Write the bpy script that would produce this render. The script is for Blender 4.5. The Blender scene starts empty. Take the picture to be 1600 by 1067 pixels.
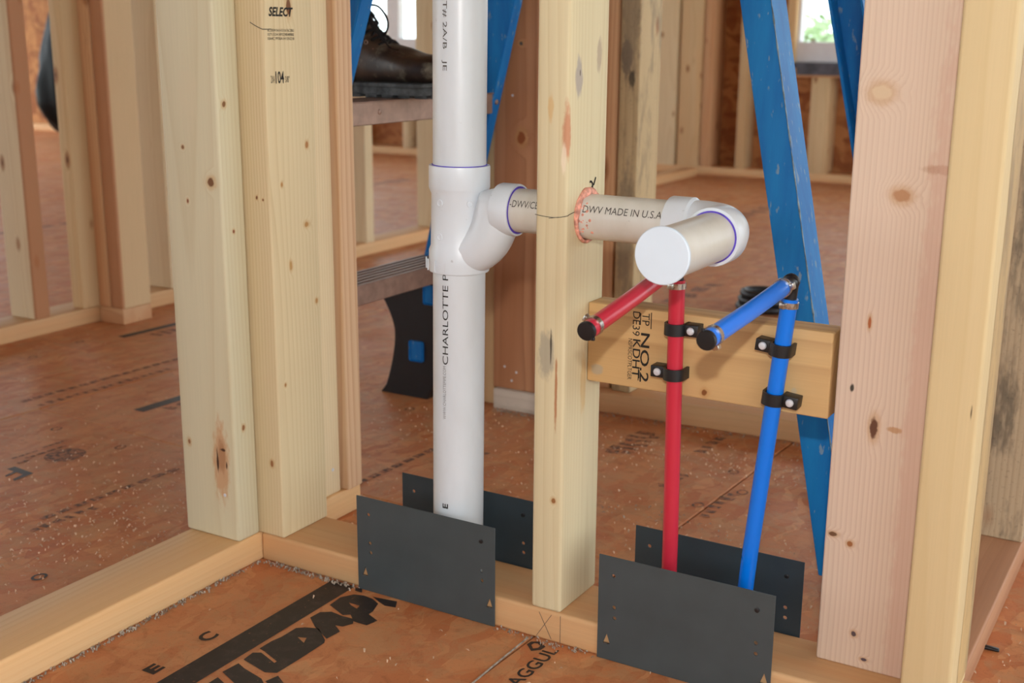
import bpy, bmesh, math, random
from mathutils import Vector, Matrix, noise
from mathutils.geometry import tessellate_polygon
random.seed(7)
SC = bpy.context.scene
COL = SC.collection

# ------------------------------------------------------------------ camera
PSI, TH, RO = -0.5327, 0.2460, 0.0069
F_PX = 1902.5
fwd = Vector((math.sin(PSI)*math.cos(TH), math.cos(PSI)*math.cos(TH), -math.sin(TH)))
r0 = Vector((math.cos(PSI), -math.sin(PSI), 0)); u0 = r0.cross(fwd)
rt = r0*math.cos(RO) + u0*math.sin(RO); up = rt.cross(fwd)
cam = bpy.data.cameras.new('camera'); cam_o = bpy.data.objects.new('camera', cam); COL.objects.link(cam_o)
cam_o.matrix_world = Matrix(((rt.x, up.x, -fwd.x, 1.0354), (rt.y, up.y, -fwd.y, -1.1125), (rt.z, up.z, -fwd.z, 0.6708), (0, 0, 0, 1)))
cam.sensor_width = 36; cam.lens = F_PX/1600*36; cam.clip_start = .02; cam.clip_end = 200
cam.dof.use_dof = True; cam.dof.focus_distance = 1.27; cam.dof.aperture_fstop = 8.0
SC.camera = cam_o

# ------------------------------------------------------------------ sky, lamps, exposure
world = bpy.data.worlds.new('overcast_sky'); SC.world = world; world.use_nodes = True
bg = world.node_tree.nodes['Background']; bg.inputs['Color'].default_value = (.86, .94, 1.0, 1); bg.inputs['Strength'].default_value = 5.0
fl = bpy.data.lights.new('camera_flash', 'AREA'); fl.shape = 'RECTANGLE'; fl.size = .034; fl.size_y = .022; fl.energy = 10.5; fl.color = (1.0, .985, .95)
flo = bpy.data.objects.new('camera_flash', fl); COL.objects.link(flo)
flo.location = (1.04, -1.115, .815); flo.rotation_euler = (Vector((.35, .3, .3))-flo.location).to_track_quat('-Z', 'Y').to_euler()
SC.view_settings.view_transform = 'Standard'; SC.view_settings.look = 'None'
SC.view_settings.gamma = 1; SC.view_settings.use_curve_mapping = False
SC.view_settings.exposure = -0.44

# ------------------------------------------------------------------ helpers
def lin(h):
    if isinstance(h, str): h = tuple(int(h[i:i+2], 16) for i in (0, 2, 4))
    return tuple((c/255/12.92 if c/255 <= .04045 else ((c/255+.055)/1.055)**2.4) for c in h) + (1,)

class NT:
    def __init__(s, name):
        s.m = bpy.data.materials.new(name); s.m.use_nodes = True; s.t = s.m.node_tree
        s.b = s.t.nodes['Principled BSDF']; s.l = s.t.links
    def n(s, typ, **kw):
        nd = s.t.nodes.new(typ)
        for k, v in kw.items(): setattr(nd, k, v)
        return nd
    def put(s, sock, v):
        if hasattr(v, 'is_output') or isinstance(v, bpy.types.NodeSocket): s.l.new(v, sock)
        else: sock.default_value = v
    def math(s, op, a, b=0.0, c=0.0, clamp=False):
        nd = s.n('ShaderNodeMath', operation=op, use_clamp=clamp)
        s.put(nd.inputs[0], a); s.put(nd.inputs[1], b); s.put(nd.inputs[2], c)
        return nd.outputs[0]
    def vm(s, op, a, b=(0, 0, 0)):
        nd = s.n('ShaderNodeVectorMath', operation=op)
        s.put(nd.inputs[0], a)
        if op == 'SCALE': s.put(nd.inputs['Scale'], b)
        else: s.put(nd.inputs[1], b)
        return nd.outputs['Value'] if op in ('LENGTH', 'DISTANCE', 'DOT_PRODUCT') else nd.outputs[0]
    def noise(s, vec, scale=1.0, detail=2.0, rough=.5, color=False):
        nd = s.n('ShaderNodeTexNoise'); s.put(nd.inputs['Vector'], vec)
        nd.inputs['Scale'].default_value = scale; nd.inputs['Detail'].default_value = detail; nd.inputs['Roughness'].default_value = rough
        return nd.outputs['Color' if color else 'Fac']
    def vor(s, vec, scale, feature='F1', out='Distance', rnd=1.0):
        nd = s.n('ShaderNodeTexVoronoi', feature=feature); s.put(nd.inputs['Vector'], vec)
        nd.inputs['Scale'].default_value = scale; nd.inputs['Randomness'].default_value = rnd
        return nd.outputs[out]
    def mix(s, f, a, b, blend='MIX'):
        nd = s.n('ShaderNodeMix', data_type='RGBA', blend_type=blend)
        s.put(nd.inputs[0], f); s.put(nd.inputs[6], a); s.put(nd.inputs[7], b)
        return nd.outputs[2]
    def rng(s, v, a, b, c=0.0, d=1.0, smooth=False):
        nd = s.n('ShaderNodeMapRange', interpolation_type='SMOOTHSTEP' if smooth else 'LINEAR')
        s.put(nd.inputs[0], v)
        for i, x in enumerate((a, b, c, d)): nd.inputs[i+1].default_value = x
        return nd.outputs[0]
    def coords(s): return s.n('ShaderNodeTexCoord').outputs['Object']
    def rand(s): return s.n('ShaderNodeObjectInfo').outputs['Random']
    def bump(s, h, strength=.2, dist=.001):
        nd = s.n('ShaderNodeBump'); nd.inputs['Strength'].default_value = strength; nd.inputs['Distance'].default_value = dist
        s.put(nd.inputs['Height'], h); s.l.new(nd.outputs[0], s.b.inputs['Normal'])
    def out(s, col, rough=.6, spec=.4, metal=0.0):
        s.put(s.b.inputs['Base Color'], col); s.put(s.b.inputs['Roughness'], rough)
        s.b.inputs['Specular IOR Level'].default_value = spec; s.b.inputs['Metallic'].default_value = metal
        return s.m

def lumber(name, base, late, ring=.005, amt=.55, c=(.03, .07), knots=(), stains=(), mold=0.0, autoknot=.0, warp=1.0, tint=None, vary=.14, fineamt=.16):
    """Sawn softwood: growth rings round a pith, long fibres, knots that push the rings aside, stains. Board length = local Z."""
    k = NT(name); P = k.coords(); rnd = k.rand()
    sh = k.vm('SCALE', (13.1, 7.7, 29.3), rnd)
    Pw = k.vm('ADD', P, sh)
    nz = k.noise(k.vm('MULTIPLY', Pw, (5, 5, 1.1)), 1.0, 2, .5, True)
    off = k.vm('SCALE', k.vm('SUBTRACT', nz, (.5, .5, .5)), .03*warp)
    q = k.vm('MULTIPLY', k.vm('ADD', P, off), (1, 1, 0))
    jit = k.math('MULTIPLY', k.math('SUBTRACT', rnd, .5), .10 if vary else 0)
    cc = k.n('ShaderNodeCombineXYZ'); k.put(cc.inputs[0], k.math('ADD', jit, c[0])); cc.inputs[1].default_value = c[1]
    rad = k.vm('DISTANCE', q, cc.outputs[0])
    kn = []
    for (x, y, z, r, st, dc) in knots:
        d = k.vm('LENGTH', k.vm('MULTIPLY', k.vm('SUBTRACT', P, (x, y, z)), (1, 1, 1/st)))
        d = k.math('ADD', d, k.math('MULTIPLY', k.math('SUBTRACT', k.noise(P, 160, 2), .5), r*.7))
        kn.append((d, r, dc))
        rad = k.math('ADD', rad, k.math('MULTIPLY', k.rng(d, 0, r*3.4, 1, 0, True), r*1.3))
    if autoknot > 0:
        vd = k.vor(k.vm('MULTIPLY', Pw, (15, 15, 6.5)), 1.0)
        vd = k.math('ADD', vd, k.math('MULTIPLY', k.math('SUBTRACT', k.noise(P, 90, 2), .5), .03))
        rad = k.math('ADD', rad, k.math('MULTIPLY', k.rng(vd, 0, .25, 1, 0, True), .012))
    fr = k.math('FRACT', k.math('DIVIDE', rad, ring))
    s3 = k.math('MULTIPLY', k.math('POWER', fr, 2.6), k.rng(fr, .9, 1.0, 1, 0))
    fade = k.rng(k.noise(k.vm('MULTIPLY', Pw, (14, 14, 1.5)), 1.0, 2), .3, .7, .45, 1)
    fac = k.math('MULTIPLY', k.math('MULTIPLY', s3, fade), amt)
    col = k.mix(fac, lin(base), lin(late))
    if tint:
        tf = k.rng(k.noise(k.vm('MULTIPLY', Pw, (16, 16, .9)), 1.0, 3), .42, .66, 0, .75)
        col = k.mix(tf, col, lin(tint))
    fine = k.noise(k.vm('MULTIPLY', Pw, (520, 520, 9)), 1.0, 2)
    g = k.math('ADD', k.math('MULTIPLY', fine, fineamt), 1-fineamt*.5)
    if vary: g = k.math('MULTIPLY', g, k.math('ADD', k.math('MULTIPLY', rnd, vary), 1-vary*.5))
    cg = k.n('ShaderNodeCombineColor')
    for i in range(3): k.put(cg.inputs[i], g)
    col = k.mix(1.0, col, cg.outputs[0], 'MULTIPLY')
    if autoknot > 0:
        col = k.mix(k.rng(vd, .06*autoknot+.05, .15*autoknot+.09, .75, 0, True), col, lin('9a6238'))
        col = k.mix(k.rng(vd, .035, .075, .85, 0, True), col, lin('5c3519'))
    for d, r, dc in kn:
        col = k.mix(k.rng(d, r*.9, r*2.0, .45, 0, True), col, lin('b98a52'))
        col = k.mix(k.rng(d, r*.65, r*1.05, .95, 0, True), col, lin(dc))
    for (x, y, z, rx, rz, sc_, stn, *ed) in stains:
        d = k.vm('LENGTH', k.vm('MULTIPLY', k.vm('SUBTRACT', P, (x, y, z)), ((1/rx if not ed or abs(x) > .02 else 0), (1/rx if not ed or abs(y) > .02 else 0), 1/rz)))
        d = k.math('ADD', d, k.math('MULTIPLY', k.math('SUBTRACT', k.noise(k.vm('MULTIPLY', P, (1, 1, .4)), 190, 3), .5), ed[0] if ed else .9))
        col = k.mix(k.rng(d, .5, 1.0, stn, 0, True), col, lin(sc_))
    if mold > 0:
        mn = k.noise(k.vm('MULTIPLY', Pw, (30, 30, 9)), 1.0, 4, .65)
        col = k.mix(k.rng(mn, .48, .68, 0, .85*mold, True), col, lin('5f5648'))
        mn2 = k.noise(Pw, 260, 2)
        col = k.mix(k.math('MULTIPLY', k.rng(mn2, .60, .72), .25*mold), col, lin('3b342c'))
    k.bump(k.math('ADD', k.math('MULTIPLY', s3, -.2), k.math('MULTIPLY', fine, .8)), .2, .0004)
    return k.out(col, .62, .35)

def plain(name, col, rough=.5, metal=0.0, spec=.5, var=.06, scale=30, bump=0.0):
    k = NT(name); P = k.coords(); n = k.noise(P, scale, 4)
    c = lin(col); dk = tuple(x*(1-var*2) for x in c[:3])+(1,); lt = tuple(min(1, x*(1+var)) for x in c[:3])+(1,)
    if bump: k.bump(n, bump, .001)
    return k.out(k.mix(k.rng(n, .3, .7), dk, lt), k.math('ADD', k.math('MULTIPLY', n, .12), rough-.06), spec, metal)

def mesh_obj(name, bm, mat, parent=None, loc=(0, 0, 0), rot=(0, 0, 0), smooth=False):
    me = bpy.data.meshes.new(name); bm.normal_update(); bm.to_mesh(me); bm.free()
    if smooth:
        for p in me.polygons: p.use_smooth = True
    if mat: me.materials.append(mat)
    o = bpy.data.objects.new(name, me); COL.objects.link(o)
    o.location = loc; o.rotation_euler = rot
    if parent: o.parent = parent
    return o
def empty(name, loc=(0, 0, 0), rot=(0, 0, 0)):
    o = bpy.data.objects.new(name, None); COL.objects.link(o); o.location = loc; o.rotation_euler = rot; o.empty_display_size = .05
    return o
def tag(o, label=None, cat=None, group=None, kind=None):
    if label: o['label'] = label
    if cat: o['category'] = cat
    if group: o['group'] = group
    if kind: o['kind'] = kind
    return o
def box_bm(bm, x0, x1, y0, y1, z0, z1, bev=0.0, seg=2, mat=None):
    r = bmesh.ops.create_cube(bm, size=1.0)
    M = Matrix.Translation(((x0+x1)/2, (y0+y1)/2, (z0+z1)/2)) @ Matrix.Diagonal((x1-x0, y1-y0, z1-z0, 1))
    if mat is not None: M = mat @ M
    bmesh.ops.transform(bm, matrix=M, verts=r['verts'])
    if bev:
        vs = set(r['verts']); es = [e for e in bm.edges if e.verts[0] in vs and e.verts[1] in vs]
        bmesh.ops.bevel(bm, geom=es, offset=bev, segments=seg, profile=.5, affect='EDGES')
    return bm
def sweep(bm, pts, rads, seg=16, cap=True, closed=False):
    pts = [Vector(p) for p in pts]; n = len(pts)
    if not isinstance(rads, (list, tuple)): rads = [rads]*n
    rings = []; prev = None
    for i in range(n):
        if closed: t = pts[(i+1) % n]-pts[i-1]
        else: t = pts[min(i+1, n-1)]-pts[max(i-1, 0)]
        if t.length < 1e-9: t = (pts[-1]-pts[0])
        t.normalize()
        if prev is None:
            a = Vector((0, 0, 1)) if abs(t.z) < .9 else Vector((1, 0, 0)); u = (a-t*a.dot(t)).normalized()
        else: u = (prev-t*prev.dot(t)).normalized()
        prev = u; w = t.cross(u)
        rings.append([bm.verts.new(pts[i]+(u*math.cos(2*math.pi*j/seg)+w*math.sin(2*math.pi*j/seg))*rads[i]) for j in range(seg)])
    m = n if closed else n-1
    for i in range(m):
        a, b = rings[i], rings[(i+1) % n]
        for j in range(seg): bm.faces.new((a[j], a[(j+1) % seg], b[(j+1) % seg], b[j]))
    if cap and not closed:
        bm.faces.new(list(reversed(rings[0]))); bm.faces.new(rings[-1])
    return rings
def lathe(bm, o, ax, prof, seg=40, cap=True):
    """prof: (distance along axis, radius)"""
    o = Vector(o); ax = Vector(ax).normalized()
    a = Vector((0, 0, 1)) if abs(ax.z) < .9 else Vector((1, 0, 0)); u = (a-ax*a.dot(ax)).normalized(); w = ax.cross(u)
    rings = [[bm.verts.new(o+ax*t+(u*math.cos(2*math.pi*j/seg)+w*math.sin(2*math.pi*j/seg))*max(r, 1e-5)) for j in range(seg)] for t, r in prof]
    for p, q in zip(rings, rings[1:]):
        for j in range(seg): bm.faces.new((p[j], p[(j+1) % seg], q[(j+1) % seg], q[j]))
    if cap: bm.faces.new(list(reversed(rings[0]))); bm.faces.new(rings[-1])
def auto_smooth(o, ang=35):
    for p in o.data.polygons: p.use_smooth = True
    me = o.data; bm = bmesh.new(); bm.from_mesh(me)
    for e in bm.edges:
        if len(e.link_faces) == 2 and e.calc_face_angle(0) > math.radians(ang): e.smooth = False
    bm.to_mesh(me); bm.free()
    return o
def board(name, mat, x0, x1, y0, y1, z0, z1, parent=None, axis='Z', bev=.0028, lean=(0, 0), seg=3):
    """a length of lumber; its local Z runs along its grain"""
    c = Vector(((x0+x1)/2, (y0+y1)/2, (z0+z1)/2)); bm = bmesh.new()
    dx, dy, dz = x1-x0, y1-y0, z1-z0
    if axis == 'Z': box_bm(bm, -dx/2, dx/2, -dy/2, dy/2, 0, dz, bev, seg); loc = (c.x, c.y, z0); rot = (lean[1], lean[0], 0)
    elif axis == 'X': box_bm(bm, -dz/2, dz/2, -dy/2, dy/2, 0, dx, bev, seg); loc = (x0, c.y, c.z); rot = (0, math.pi/2, 0)
    else: box_bm(bm, -dx/2, dx/2, -dz/2, dz/2, 0, dy, bev, seg); loc = (c.x, y0, c.z); rot = (-math.pi/2, 0, 0)
    o = mesh_obj(name, bm, mat, parent, loc, rot)
    return auto_smooth(o, 50)
def bool_cut(o, cutter_bm):
    c = mesh_obj('cutter_tmp', cutter_bm, None)
    md = o.modifiers.new('cut', 'BOOLEAN'); md.object = c; md.operation = 'DIFFERENCE'; md.solver = 'EXACT'
    bpy.context.view_layer.update()
    dg = bpy.context.evaluated_depsgraph_get()
    me = bpy.data.meshes.new_from_object(o.evaluated_get(dg)); o.modifiers.clear(); old = o.data; o.data = me
    bpy.data.meshes.remove(old); cm = c.data; bpy.data.objects.remove(c); bpy.data.meshes.remove(cm)
    return o
def text_bm(body, size=1.0, bold=0.0, shear=0.0, xs=1.0, sp=1.0):
    cu = bpy.data.curves.new('txt', 'FONT'); cu.body = body; cu.size = size; cu.offset = bold; cu.shear = shear; cu.space_character = sp; cu.resolution_u = 3
    ob = bpy.data.objects.new('txt', cu); COL.objects.link(ob); bpy.context.view_layer.update()
    me = bpy.data.meshes.new_from_object(ob.evaluated_get(bpy.context.evaluated_depsgraph_get()))
    bm = bmesh.new(); bm.from_mesh(me); bpy.data.objects.remove(ob); bpy.data.curves.remove(cu); bpy.data.meshes.remove(me)
    return bm
def text_fit(body, length, height, **kw):
    """flat text in XY starting at 0,0 with the given overall length and cap height"""
    bm = text_bm(body, 1.0, **kw)
    x0 = min(v.co.x for v in bm.verts); x1 = max(v.co.x for v in bm.verts); y0 = min(v.co.y for v in bm.verts); y1 = max(v.co.y for v in bm.verts)
    for v in bm.verts: v.co = Vector(((v.co.x-x0)/(x1-x0)*length, (v.co.y-y0)/(y1-y0)*height, 0))
    return bm
def flat_text(name, body, length, height, org, xd, yd, mat, parent, **kw):
    bm = text_fit(body, length, height, **kw); xd = Vector(xd); yd = Vector(yd); org = Vector(org)
    for v in bm.verts: v.co = org+xd*v.co.x+yd*v.co.y
    o = mesh_obj(name, bm, mat); o.parent = parent
    if parent: o.matrix_parent_inverse = parent_world(parent).inverted()
    return o
def parent_world(p):
    bpy.context.view_layer.update(); return p.matrix_world.copy()
def keep(o, parent):
    """parent a mesh that was built in world coordinates"""
    o.parent = parent; o.matrix_parent_inverse = parent_world(parent).inverted(); return o

# ------------------------------------------------------------------ materials
K = lambda wx, wy, wz, bx, by, bz: (wx-bx, wy-by, wz-bz)
M = {}
M['stud'] = lumber('pine_plain', 'd3b78c', 'b08a5c', .0052, .5, (.02, .06), autoknot=.6, tint='d0a878')
M['studr'] = lumber('pine_reddish', 'd2a57a', 'a8693c', .006, .6, (.05, .03), autoknot=.7, tint='c38a5c')
M['studl'] = lumber('pine_light', 'dcc7a0', 'bd9a6c', .0048, .45, (.03, .05), autoknot=.4)
M['plate'] = lumber('pine_plate', 'd3ab7c', 'b07e50', .009, .35, (.06, .03), autoknot=0, tint='d8a06c', fineamt=.12)
M['plateb'] = lumber('pine_plate_golden', 'd6b181', 'c08a5c', .008, .5, (.0, .045), autoknot=0, tint='d9ab76', fineamt=.12)
M['grey'] = lumber('pine_weathered', 'b8a283', '8d7453', .006, .6, (.05, .04), autoknot=.9, mold=.9)
M['grey2'] = lumber('pine_mould_edge', 'c4aa80', '94794f', .006, .6, (.05, .04), autoknot=.5, mold=.55, vary=0, stains=[(-.006, -.0445, .60, .014, .04, '5c544c', .8), (.0, -.0445, .68, .022, .16, '8a7861', .6), (.004, -.0445, .56, .008, .02, '35302a', .8), (.0, -.0445, .3, .022, .14, '857662', .6)])
M['brown'] = lumber('pine_red_heart', 'b98560', '86502f', .008, .75, (.0, .05), knots=[(.012, -.019, .46, .009, 1.4, '8a4a22'), (.01, -.019, .62, .004, 1, '4d4a48')], vary=0, tint='a8704a')
M['twoface'] = lumber('pine_red_side', 'dcc9a4', 'bd9a6c', .0048, .45, (.03, .05), autoknot=.5, vary=0, stains=[(.0445, .0, 1.2, .0095, 40, 'a9693f', .85, .15)])
M['postend'] = lumber('pine_post_end', 'd3b48a', 'b08a5c', .0055, .45, (.02, .05), autoknot=.6, vary=0, stains=[(.0, -.0445, 1.2, .0095, 40, 'b0714a', .8, .15)])
M['dusty'] = lumber('pine_dusty', 'cbbcaa', 'a99378', .006, .4, (.03, .05), mold=.25)
# hero boards: knots and stains sit where the boards have them (local coordinates)
M['corner'] = lumber('pine_corner_stud', 'cec4a4', 'b39b6e', .0058, .42, (-.01, .10), vary=0, fineamt=.1, knots=[
    (.0455, -.008, .552, .0035, 1.2, '7a5230'), (-.013, -.019, .50, .0028, 1, '7c5433'), (.03, -.019, .46, .0058, 1.1, '6b4526'), (-.010, -.019, .435, .002, 1.6, '7a3f22'),
    (.0455, -.002, .40, .002, 1.3, '7a3f22'), (.0455, -.002, .15, .003, 1.4, '8a5a34'), (-.032, -.019, .123, .003, 1.4, '8a5a34')],
    stains=[(.022, -.019, .105, .017, .068, 'bb7e4c', .65), (.024, -.019, .112, .008, .030, '94603a', .6), (.016, -.019, .107, .0026, .024, '32190b', .95), (.026, -.019, .122, .006, .0025, '32190b', .9), (.031, -.019, .102, .0022, .008, '40200f', .9), (.0, -.019, .56, .02, .05, 'cfc0a0', .5)])
M['select'] = lumber('pine_select_stud', 'd4c098', 'ad8c5a', .0046, .55, (-.03, -.05), vary=0, fineamt=.1, knots=[
    (.023, .002, .664, .0048, 2.2, '6d4020'), (.023, .027, .50, .0032, 1.4, 'a06a38'), (.023, .021, .401, .0045, .9, 'a9793f'), (.023, -.011, .353, .0028, 2.2, 'b0854c'), (.023, -.022, .455, .002, 1.5, 'a9793f'), (.023, -.03, .203, .002, 1.4, '9a6a38'), (.002, -.0445, .44, .0018, 1.3, '6d3f20'), (.012, -.0445, .438, .0016, 1, '6d3f20'), (.023, .036, .30, .0025, 1.4, 'a9793f'), (.008, -.0445, .10, .003, 1.6, '8f5c34')])
M['centre'] = lumber('pine_centre_stud', 'd6c8a2', 'b89e6c', .0062, .4, (.04, .02), vary=0, fineamt=.12, knots=[
    (.008, -.0445, .134, .0028, 1.3, '8f5c30')],
    stains=[(.019, .0215, .614, .0075, .021, 'b3a187', .95), (.019, -.0235, .591, .0095, .025, 'a99e93', .9), (.019, -.0215, .596, .0012, .004, '4a3a30', .9),
            (.017, -.0445, .535, .0065, .036, 'bb6f4c', .75), (.014, -.0445, .51, .004, .02, 'e8d6bb', .8), (-.002, -.0445, .56, .004, .018, 'cfa468', .6),
            (-.004, -.0445, .30, .012, .035, '9a9281', .7), (.002, -.0445, .31, .0014, .022, '3b352c', .85), (.009, -.0445, .255, .0022, .05, 'a5643a', .8), (.019, .0, .26, .008, .05, 'c9a262', .5)])
M['flat'] = lumber('fir_pink_stud', 'dbc4ae', 'b28a72', .0041, .48, (-.075, .02), vary=0, fineamt=.1, warp=1.0, knots=[
    (.004, -.019, .49, .009, .75, 'b48660'), (-.022, -.019, .584, .010, .8, 'd6bd9c'), (-.004, -.019, .261, .0045, 2.6, '5f3a28'), (-.016, -.019, .366, .002, 3.4, 'a55a30'),
    (-.036, -.019, .142, .005, .55, '6b4a30'), (-.018, -.019, .135, .0035, 1, '9a6034'), (-.007, -.019, .038, .003, 1.2, '4d4248'), (.005, -.019, .012, .0035, .6, '4d4250')],
    stains=[(-.028, -.019, .298, .0025, .006, '33302a', .95), (.038, -.019, .516, .02, .006, 'a06a45', .6), (.04, -.019, .2, .02, .6, 'cfa894', .6), (.015, -.019, .262, .009, .004, 'b5814c', .7)])
M['yellow'] = lumber('pine_yellow_stud', 'd2bb8e', 'b99a62', .009, .3, (-.02, -.09), vary=0, fineamt=.1, stains=[(.017, -.045, .306, .0013, .011, '3a2a1c', .9)])
M['block'] = lumber('spruce_block', 'cba672', '9e7446', .011, .75, (.03, .07), vary=0, fineamt=.12, knots=[(.037, -.019, .139, .004, .9, '7d4a22')],
    stains=[(.03, -.019, .012, .008, .010, 'a8a08c', .7), (-.012, -.019, .135, .010, .014, 'b58c58', .3), (.02, -.019, .235, .004, .004, 'b5a58a', .6)])
M['wane'] = lumber('pine_wane_edge', 'c6a672', '8d7246', .007, .5, (.03, .02), mold=.45, vary=0, tint='9c8360')
M['plate_brown'] = lumber('pine_plate_brown', 'b98a66', '8e603f', .01, .4, (.06, .03), vary=0, tint='9d6c4c')  # darker, redder brown than the other plates
M['bark'] = plain('bark_wane', '9a8460', .85, 0, .2, .4, 160, .6)

k = NT('subfloor_osb'); P = k.coords()
wp = k.vm('ADD', P, k.vm('SCALE', k.vm('SUBTRACT', k.noise(P, 18, 2, .5, True), (.5, .5, .5)), .05))
v1 = k.vor(k.vm('MULTIPLY', wp, (55, 17, 1)), 1.0, 'F1', 'Color'); v2 = k.vor(k.vm('MULTIPLY', wp, (21, 70, 1)), 1.0, 'F1', 'Color')
sx = k.n('ShaderNodeSeparateColor'); k.put(sx.inputs[0], v1); sy = k.n('ShaderNodeSeparateColor'); k.put(sy.inputs[0], v2)
col = k.mix(sx.outputs[0], lin('b8693a'), lin('d39360')); col = k.mix(k.rng(sy.outputs[0], .55, 1, 0, .6), col, lin('b86c42'))
col = k.mix(k.rng(k.noise(P, 2.2, 3), .42, .62, 0, .5), col, lin('c68a62'))
col = k.mix(k.rng(k.noise(k.vm('ADD', P, k.vm('SCALE', k.noise(P, 20, 2, .5, True), .06)), 38, 5, .72), .52, .74, 0, .75), col, lin('9a5c36'))
col = k.mix(k.rng(k.noise(k.vm('ADD', P, k.vm('SCALE', k.noise(P, 12, 2, .5, True), .12)), 26, 5, .7), .47, .60, 0, .5), col, lin('b98d63'))
col = k.mix(k.rng(k.noise(P, 420, 2), .62, .75, 0, .35), col, lin('5a3220'))
k.bump(k.math('ADD', k.math('MULTIPLY', sx.outputs[1], .6), k.noise(P, 140, 3)), .25, .0008)
M['floor'] = k.out(col, k.rng(k.noise(P, 9, 3), .3, .7, .42, .58), .22)

k = NT('wall_osb'); P = k.coords()
wp = k.vm('ADD', P, k.vm('SCALE', k.vm('SUBTRACT', k.noise(P, 9, 2, .5, True), (.5, .5, .5)), .09))
v1 = k.vor(k.vm('MULTIPLY', wp, (28, 28, 11)), 1.0, 'F1', 'Color'); v2 = k.vor(k.vm('MULTIPLY', wp, (13, 13, 32)), 1.0, 'F1', 'Color')
sx = k.n('ShaderNodeSeparateColor'); k.put(sx.inputs[0], v1); sy = k.n('ShaderNodeSeparateColor'); k.put(sy.inputs[0], v2)
col = k.mix(sx.outputs[0], lin('9a5c34'), lin('bd8350')); col = k.mix(k.rng(sy.outputs[0], .4, 1, 0, .6), col, lin('7c4324'))
k.bump(sx.outputs[1], .3, .001); M['osb'] = k.out(col, .7, .3)

def pvc(name, a, b):
    k = NT(name); P = k.coords(); n = k.noise(k.vm('MULTIPLY', P, (20, 20, 7)), 1, 4, .6)
    col = k.mix(k.rng(n, .35, .75), lin(a), lin(b)); col = k.mix(k.rng(k.noise(P, 120, 2), .74, .8, 0, .4), col, lin('8c8a84'))
    return k.out(col, .32, .5)
M['pvc'] = pvc('pvc_pipe', 'd6dce0', 'cbd0d3'); M['fit'] = pvc('pvc_fitting', 'd9e0e6', 'd3dade'); M['pvcd'] = pvc('pvc_pipe_aged', 'd5d2c8', 'c5c0b2')
M['cap'] = plain('pvc_cap', 'd3dfe9', .4, 0, .4, .01)
M['purple'] = plain('purple_primer', '5b45b8', .5, 0, .4, .15, 120)
M['red'] = plain('pex_red', 'c22a3e', .3, 0, .5, .012, 15); M['blue'] = plain('pex_blue', '0074e2', .3, 0, .5, .008, 15)
M['steel'] = plain('stainless_steel', 'c9c6bd', .28, 1.0, .5, .15, 200)
M['screw'] = plain('zinc_screw', 'd9dbe0', .45, .35, .5, .05, 200)
M['black'] = plain('black_plastic', '17181a', .42, 0, .5, .1, 60)
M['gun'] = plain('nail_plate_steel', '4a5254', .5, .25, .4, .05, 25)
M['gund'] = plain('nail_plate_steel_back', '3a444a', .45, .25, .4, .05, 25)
M['ink'] = plain('black_ink', '2b2825', .7, 0, .2, .1, 300); M['inkg'] = plain('grey_ink', '55504a', .8, 0, .2, .1, 300); M['inkf'] = plain('faded_ink', '8a8a88', .7, 0, .2, .1, 300)
k = NT('floor_print_ink'); P = k.coords()
col = k.mix(k.rng(k.noise(P, 60, 4, .7), .5, .8, 0, .5), lin('2c2624'), lin('5a4a44')); col = k.mix(k.rng(k.noise(P, 170, 3), .66, .74, 0, .8), col, lin('8a5c42'))
M['print'] = k.out(col, .5, .4)
k = NT('worn_print_ink'); P = k.coords()
M['printw'] = k.out(k.mix(k.rng(k.noise(P, 130, 3), .40, .60, 0, .85), lin('5a4234'), lin('b87650')), .6, .3)
M['chips'] = plain('sawdust', 'd8b596', .9, 0, .2, .2, 90); M['dust'] = plain('grey_dust', 'a99c8c', .95, 0, .1, .25, 150)
k = NT('blue_fibreglass'); P = k.coords()
col = k.mix(k.rng(k.noise(k.vm('MULTIPLY', P, (40, 40, 6)), 1, 4, .6), .35, .7), lin('0b63a6'), lin('1276b6'))
col = k.mix(k.rng(k.noise(k.vm('MULTIPLY', P, (150, 150, 50)), 1, 3), .64, .7, 0, .6), col, lin('8b9a9c'))
M['fibre'] = k.out(col, .5, .28)
M['wear'] = plain('worn_resin_edge', '7f9099', .7, 0, .3, .3, 90)
M['alu'] = plain('step_aluminium', '95796a', .42, .6, .5, .12, 60)  # brown reflection of the floor is put into the base colour
k = NT('worn_boot_leather'); P = k.coords()
col = k.mix(k.rng(k.noise(P, 22, 4, .6), .4, .7), lin('261b16'), lin('49392d')); col = k.mix(k.rng(k.noise(P, 38, 4, .7), .54, .72, 0, .75), col, lin('77705f'))
k.bump(k.noise(P, 60, 4), .35, .002); M['leather'] = k.out(col, .45, .5)
k = NT('dusty_rubber_sole'); P = k.coords()
M['sole'] = k.out(k.mix(k.rng(k.noise(P, 40, 3, .6), .38, .66), lin('303234'), lin('5f6364')), .7, .3)
M['lace'] = plain('black_lace', '1d1918', .8, 0, .2, .1, 400)
M['bag'] = plain('black_polythene', '08090a', .5, 0, .16, .1, 20)
M['vinyl'] = plain('white_vinyl', 'e4e2e4', .4, 0, .4, .02)
M['seal'] = plain('pink_fire_caulk', 'e6a48e', .8, 0, .3, .25, 160, .7)
M['wrap'] = plain('grey_sill_flashing', '5a5a62', .6, 0, .4, .3, 20)
M['leaf'] = plain('shrub_leaf', 'cfe0bb', .7, 0, .3, .2, 6); M['trunk'] = plain('tree_bark', '6a5644', .9, 0, .2, .2, 12); M['grass'] = plain('lawn_grass', 'b4bf9c', .9, 0, .2, .2, 3)  # leaf and grass paled to stand in for overexposed daylight
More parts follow.
